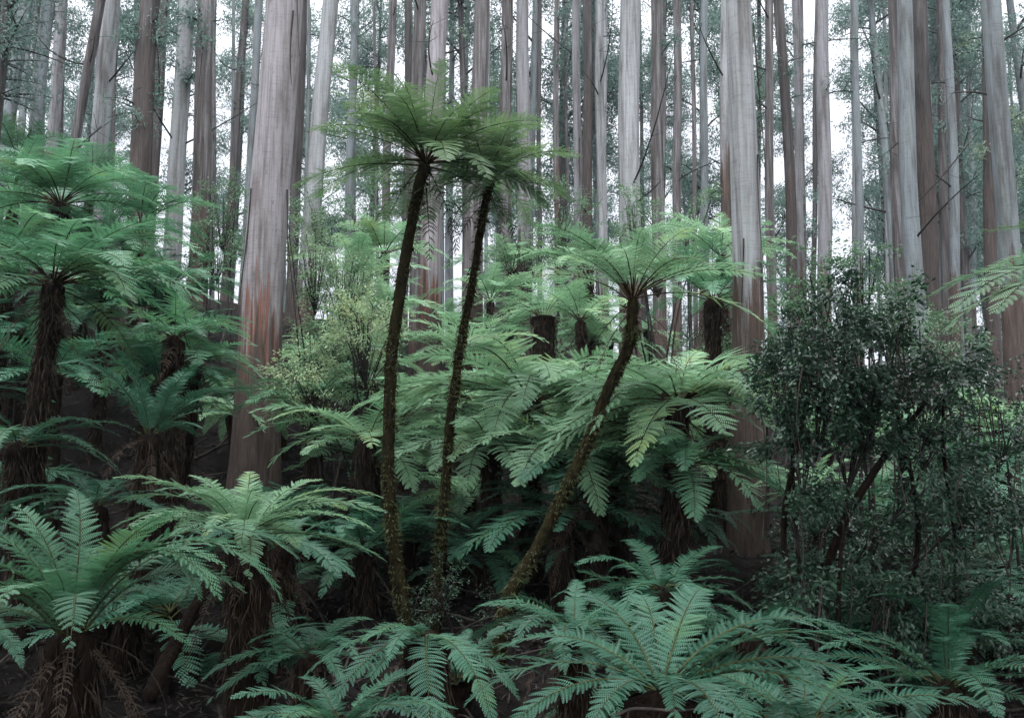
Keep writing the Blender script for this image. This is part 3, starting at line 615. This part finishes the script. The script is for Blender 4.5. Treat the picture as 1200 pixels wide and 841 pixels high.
for tries in range(6000):
    if made >= 150: break
    y = 9 + 30*frng.random()**1.25; x = frng.uniform(-.66, .66)*(y+1)
    if any((x-a_)**2+(y-b_)**2 < (.9+.028*y)**2*1.6 for a_, b_ in pts): continue
    gz = float(ground(x, y)); h = frng.uniform(.3, 1.0) if y < 13 else frng.uniform(.5, 2.4)
    if x < -5: h += .6
    def px_of(p):
        dep = p.y*CP+p.z*SP; return 600+FPX*p.x/dep, 420.5-FPX*(-p.y*SP+p.z*CP)/dep
    Lf = frng.uniform(1.1, 1.9)*(.8 if y < 13 else 1.15)
    hp = Vector((x, y, gz+h)); u, w = px_of(hp); rad = Lf*.75/mpp(hp)
    if w-rad*.45 < np.interp(u, TOPX, TOPY): continue
    if y < 13 and w < 590 and 230 < u < 900: continue
    if any(y < K[4] and u+rad*.7 > K[0] and u-rad*.7 < K[1] and w+rad*.6 > K[2] and w-rad*.5 < K[3] for K in KEEP): continue
    pts.append((x, y)); v = made % 6; made += 1
    r = empty('tree_fern', (x, y, gz-.15), 'tree fern among the many alike crowding the shaded slope', 'tree fern', 'tree ferns crowding the shaded slope')
    mb = MB(); nr = max(6, int(h/.1)); s = np.linspace(0, 1, nr); lean = frng.uniform(-.12, .12)
    P = np.stack([lean*h*s, .04*np.sin(s*4), s*(h+.15)], 1); tube(mb, P, .13-.02*s+.05*np.exp(-(1-s)*h/.2), 10, 0, .14)
    obj('trunk', mb.mesh('trunk', [M['fibre']]), r)
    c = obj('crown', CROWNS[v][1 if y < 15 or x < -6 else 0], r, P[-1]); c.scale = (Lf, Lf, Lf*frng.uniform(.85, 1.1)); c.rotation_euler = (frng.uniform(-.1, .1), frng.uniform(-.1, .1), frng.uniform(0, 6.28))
print('FILL', made)

# ---- fallen wood
def log(name, label, cat, pts, r0, r1, mat):
    P = [np.array(at(*p)) for p in pts]; base = P[0]; mb = MB(); q = catmull([p-base for p in P], 30); rg = np.random.default_rng(3)
    r = np.linspace(r0, r1, 30); r[0] *= .1; r[-1] *= .1; tube(mb, q, r, 10, 0, .18, rg)
    tag(obj(name, mb.mesh(name, [M[mat]]), None, base), label, cat)
log('fallen_log', 'dark dead log leaning between the two lower left tree ferns', 'log', [(172, 822, 8.2), (200, 765, 8.7), (235, 700, 9.3), (262, 650, 10)], .075, .055, 'fibre')
log('fallen_branch', 'broken pale dead stick lying on the large fern at the bottom edge', 'branch', [(722, 838, 5.6), (745, 830, 5.65), (800, 832, 5.7), (850, 824, 5.8)], .012, .006, 'litterbit')
# ---- shrubs
shrub('dark glossy shrub smothered in vines, filling the right middle', 'vine_shrub', [(925, 440, 30, 38), (940, 398, 30, 30), (958, 450, 48, 40), (1000, 395, 36, 28), (1030, 440, 48, 40), (1078, 470, 42, 45), (1112, 436, 28, 36), (1005, 500, 64, 30), (940, 515, 34, 30), (1070, 540, 44, 30), (985, 355, 18, 26), (1052, 380, 22, 26),
    (935, 590, 20, 34), (965, 585, 26, 20), (1095, 610, 38, 32), (1040, 700, 48, 30), (1120, 700, 40, 35), (945, 690, 26, 30), (1150, 590, 30, 36), (1075, 790, 60, 30)], 10, 'leaf_dk', 27000, .08, 0, hang=60, dY=.75, twigs=300,
    limbs=[([(915, 800), (930, 720), (918, 620), (935, 520), (955, 440)], .05), ([(940, 800), (962, 690), (990, 610), (1040, 530), (1085, 470)], .07), ([(980, 800), (985, 650), (1000, 520), (1000, 420)], .03), ([(1040, 790), (1075, 640), (1060, 520), (1035, 430)], .035), ([(1110, 800), (1120, 650), (1105, 520), (1110, 430)], .03), ([(945, 780), (932, 600), (925, 470)], .03)])
shrub('dense dark bush in deep shade behind the stems of the vine shrub', 'shrub', [(962, 625, 40, 50), (1010, 610, 60, 50), (1090, 680, 60, 60), (960, 720, 60, 50), (1040, 760, 70, 50), (1150, 740, 50, 60)], 11.6, 'leaf_dk', 11000, .075, 1, dY=.6, twigs=260)  # backing bush added to block light and darken the gap under the vines
shrub('tall wispy sapling growing out of the dark vine covered shrub', 'sapling', [(990, 350, 60, 45), (950, 330, 30, 40), (1050, 370, 40, 40), (1010, 300, 20, 30)], 13, 'leaf_md', 5200, .065, 1, dY=.7, twigs=130)
shrub('dark leafy shrub low at the right edge under the fern fronds', 'shrub', [(1165, 480, 50, 50), (1130, 560, 50, 60), (1180, 720, 60, 80)], 11.5, 'leaf_dk', 5200, .075, 3, hang=14, dY=.8, twigs=130)
shrub('light green leafy shrub right of the massive pinkish trunk', 'shrub', [(392, 380, 45, 60), (366, 300, 24, 50), (410, 430, 45, 50), (405, 330, 36, 40)], 17.8, 'leaf_lt', 13000, .07, 3, dY=1.0, twigs=330)
shrub('pale broadleaf shrub behind the bowed mossy trunk', 'shrub', [(430, 390, 40, 50), (360, 450, 40, 40)], 15, 'leaf_lt', 6500, .065, 2, dY=.8, twigs=160)
shrub('loose green bush left of the massive trunk, behind the patchy brown one', 'shrub', [(262, 250, 32, 45), (255, 300, 32, 40)], 25, 'leaf_md', 5000, .085, 3, dY=1.2, twigs=130)
shrub('young sapling in front of the thick white central trunk', 'sapling', [(770, 290, 60, 50), (740, 260, 30, 40), (815, 270, 30, 50)], 22, 'leaf_md', 5500, .08, 3, dY=1.2, twigs=130)
shrub('sparse understorey bush right of the two tall fern crowns', 'shrub', [(655, 260, 45, 50), (620, 290, 40, 40)], 27, 'leaf_md', 5000, .09, 3, dY=1.4, twigs=130)
shrub('leafy understorey bush left of the tallest mossy fern', 'shrub', [(420, 260, 50, 40), (370, 250, 30, 40)], 28, 'leaf_md', 5000, .09, 3, dY=1.4, twigs=130)
shrub('green bush behind the foot of the broad pale gum', 'shrub', [(850, 420, 45, 45), (905, 410, 35, 40)], 17, 'leaf_md', 4500, .075, 3, dY=1, twigs=110)
shrub('low scrub behind the dark vine shrub near the crest', 'shrub', [(1090, 400, 60, 40), (1020, 380, 50, 30)], 24, 'leaf_md', 4500, .09, 3, dY=1.4, twigs=110)
shrub('tangled low scrub around the feet of the tall mossy trunks', 'shrub', [(478, 725, 26, 25), (515, 690, 22, 45), (590, 715, 30, 25)], 11.8, 'leaf_dk', 2600, .03, 2, dY=.5, twigs=110)

# ---- unseen trees added round the viewer to darken the near ferns
def shade_tree(label, x, y, h, rad, n):
    rng = np.random.default_rng(sum(map(ord, label))); gz = float(ground(x, y)); r = empty('unseen_shade_tree', (x, y, gz-.2), label, 'tree')
    tm, mb = MB(), MB(); zz = np.linspace(0, h, 30); P = np.stack([.15*np.sin(zz*.6+x), .15*np.sin(zz*.5+y), zz], 1); tube(tm, P, np.linspace(.2, .05, 30), 10, 0, .06, rng)
    for j in range(n):
        i = rng.integers(19, 30); a = rng.uniform(0, 6.28); ln = rad*rng.uniform(.4, 1)
        q = np.array([P[i]+np.array([math.cos(a), math.sin(a), .25])*ln*u for u in np.linspace(0, 1, 7)]); tube(mb, q, np.linspace(.05, .012, 7), 4, 1)
        for c in q[2:]:
            for k in range(3): m = 34; leaves(mb, c+rng.normal(0, .5, 3)*[1, 1, .5]+rng.normal(0, .22, (m, 3)), .16, .06, rng, droop=.3, flat=.5)
    obj('trunk', tm.mesh('trunk', [M['dark']]), r); obj('crown', mb.mesh('crown', [M['leaf_md'], M['twig']]), r)
shade_tree('blackwood tree with a wide dark crown standing left of the viewer', -6.4, 3.6, 13.5, 5.2, 140)
shade_tree('blackwood tree with a wide dark crown standing right of the viewer', 6.2, 4.2, 13.0, 5.6, 150)
shade_tree('blackwood tree with a wide dark crown standing behind the viewer', .4, -1.6, 14.0, 6.0, 150)

# ---- light
sun_el, sun_az = R(69), R(190)            # bright overcast, brightest high behind the viewer
sd = Vector((math.sin(sun_az)*math.cos(sun_el), math.cos(sun_az)*math.cos(sun_el), math.sin(sun_el)))
sl = bpy.data.lights.new('sun', 'SUN'); sl.energy = 1.5; sl.angle = R(18); sl.color = (1, .985, .965)
so = bpy.data.objects.new('sun', sl); COL.objects.link(so); so.rotation_euler = (-sd).to_track_quat('-Z', 'Y').to_euler()
W = bpy.data.worlds.new('World'); S.world = W; W.use_nodes = True; nt = W.node_tree; nt.nodes.clear()
def N(t, **k):
    n = nt.nodes.new(t)
    for a, b in k.items(): setattr(n, a, b)
    return n
Lk = nt.links.new
out = N('ShaderNodeOutputWorld'); bg = N('ShaderNodeBackground'); bg.inputs['Strength'].default_value = .1
sky = N('ShaderNodeTexSky', sky_type='NISHITA'); sky.sun_disc = False; sky.sun_elevation = sun_el; sky.sun_rotation = sun_az
tc = N('ShaderNodeTexCoord'); nm = N('ShaderNodeVectorMath', operation='NORMALIZE'); Lk(tc.outputs['Generated'], nm.inputs[0])
dt = N('ShaderNodeVectorMath', operation='DOT_PRODUCT'); dt.inputs[1].default_value = sd; Lk(nm.outputs[0], dt.inputs[0])
lobe = N('ShaderNodeMapRange'); lobe.inputs[1].default_value = -1; lobe.inputs[2].default_value = 1; Lk(dt.outputs['Value'], lobe.inputs[0])
sq = N('ShaderNodeMath', operation='POWER'); sq.inputs[1].default_value = 5.0; Lk(lobe.outputs[0], sq.inputs[0])
br = N('ShaderNodeMath', operation='MULTIPLY_ADD'); br.inputs[1].default_value = 52; br.inputs[2].default_value = 5.0; Lk(sq.outputs[0], br.inputs[0])
cn = N('ShaderNodeTexNoise'); cn.inputs['Scale'].default_value = 2.2; cn.inputs['Detail'].default_value = 5; Lk(nm.outputs[0], cn.inputs['Vector'])
cm_ = N('ShaderNodeMath', operation='MULTIPLY_ADD'); cm_.inputs[1].default_value = .35; cm_.inputs[2].default_value = .82; Lk(cn.outputs['Fac'], cm_.inputs[0])
b2 = N('ShaderNodeMath', operation='MULTIPLY'); Lk(br.outputs[0], b2.inputs[0]); Lk(cm_.outputs[0], b2.inputs[1])
cc = N('ShaderNodeMix', data_type='RGBA', blend_type='MULTIPLY'); cc.inputs[0].default_value = 1; cc.inputs[6].default_value = (.925, .93, 1.0, 1); Lk(b2.outputs[0], cc.inputs[7])
mx = N('ShaderNodeMix', data_type='RGBA'); mx.inputs[0].default_value = .9; Lk(sky.outputs[0], mx.inputs[6]); Lk(cc.outputs[2], mx.inputs[7])
Lk(mx.outputs[2], bg.inputs['Color']); Lk(bg.outputs[0], out.inputs['Surface'])

# ---- haze
HAZE = 0.0005
if HAZE:
    hm, hnt, HN, HL = nodes('haze'); ho = HN('ShaderNodeOutputMaterial'); pv = HN('ShaderNodeVolumePrincipled')
    pv.inputs['Color'].default_value = (.62, .74, .80, 1); pv.inputs['Anisotropy'].default_value = .55; pv.inputs['Density'].default_value = HAZE; HL(pv.outputs[0], ho.inputs['Volume'])
    mb = MB(); a, b = np.array([-405, -405, -62.]), np.array([405, 405, 95.])
    V = np.array([[x, y, z] for x in (a[0], b[0]) for y in (a[1], b[1]) for z in (a[2], b[2])])
    mb.add(V, [[0, 1, 3, 2], [4, 6, 7, 5], [0, 4, 5, 1], [2, 3, 7, 6], [0, 2, 6, 4], [1, 5, 7, 3]])
    tag(obj('haze', mb.mesh('haze', [hm])), 'thin blue grey forest haze between the trees', 'haze', kind='stuff')

S.view_settings.view_transform = 'Standard'; S.view_settings.look = 'None'; S.view_settings.exposure = 1.08; S.view_settings.gamma = 1
S.render.engine = 'CYCLES'; C_ = S.cycles
C_.use_denoising = True; C_.max_bounces = 6; C_.diffuse_bounces = 3; C_.glossy_bounces = 2; C_.transmission_bounces = 3; C_.volume_bounces = 0; C_.transparent_max_bounces = 8
C_.use_adaptive_sampling = True; C_.adaptive_threshold = .02; C_.caustics_reflective = False; C_.caustics_refractive = False
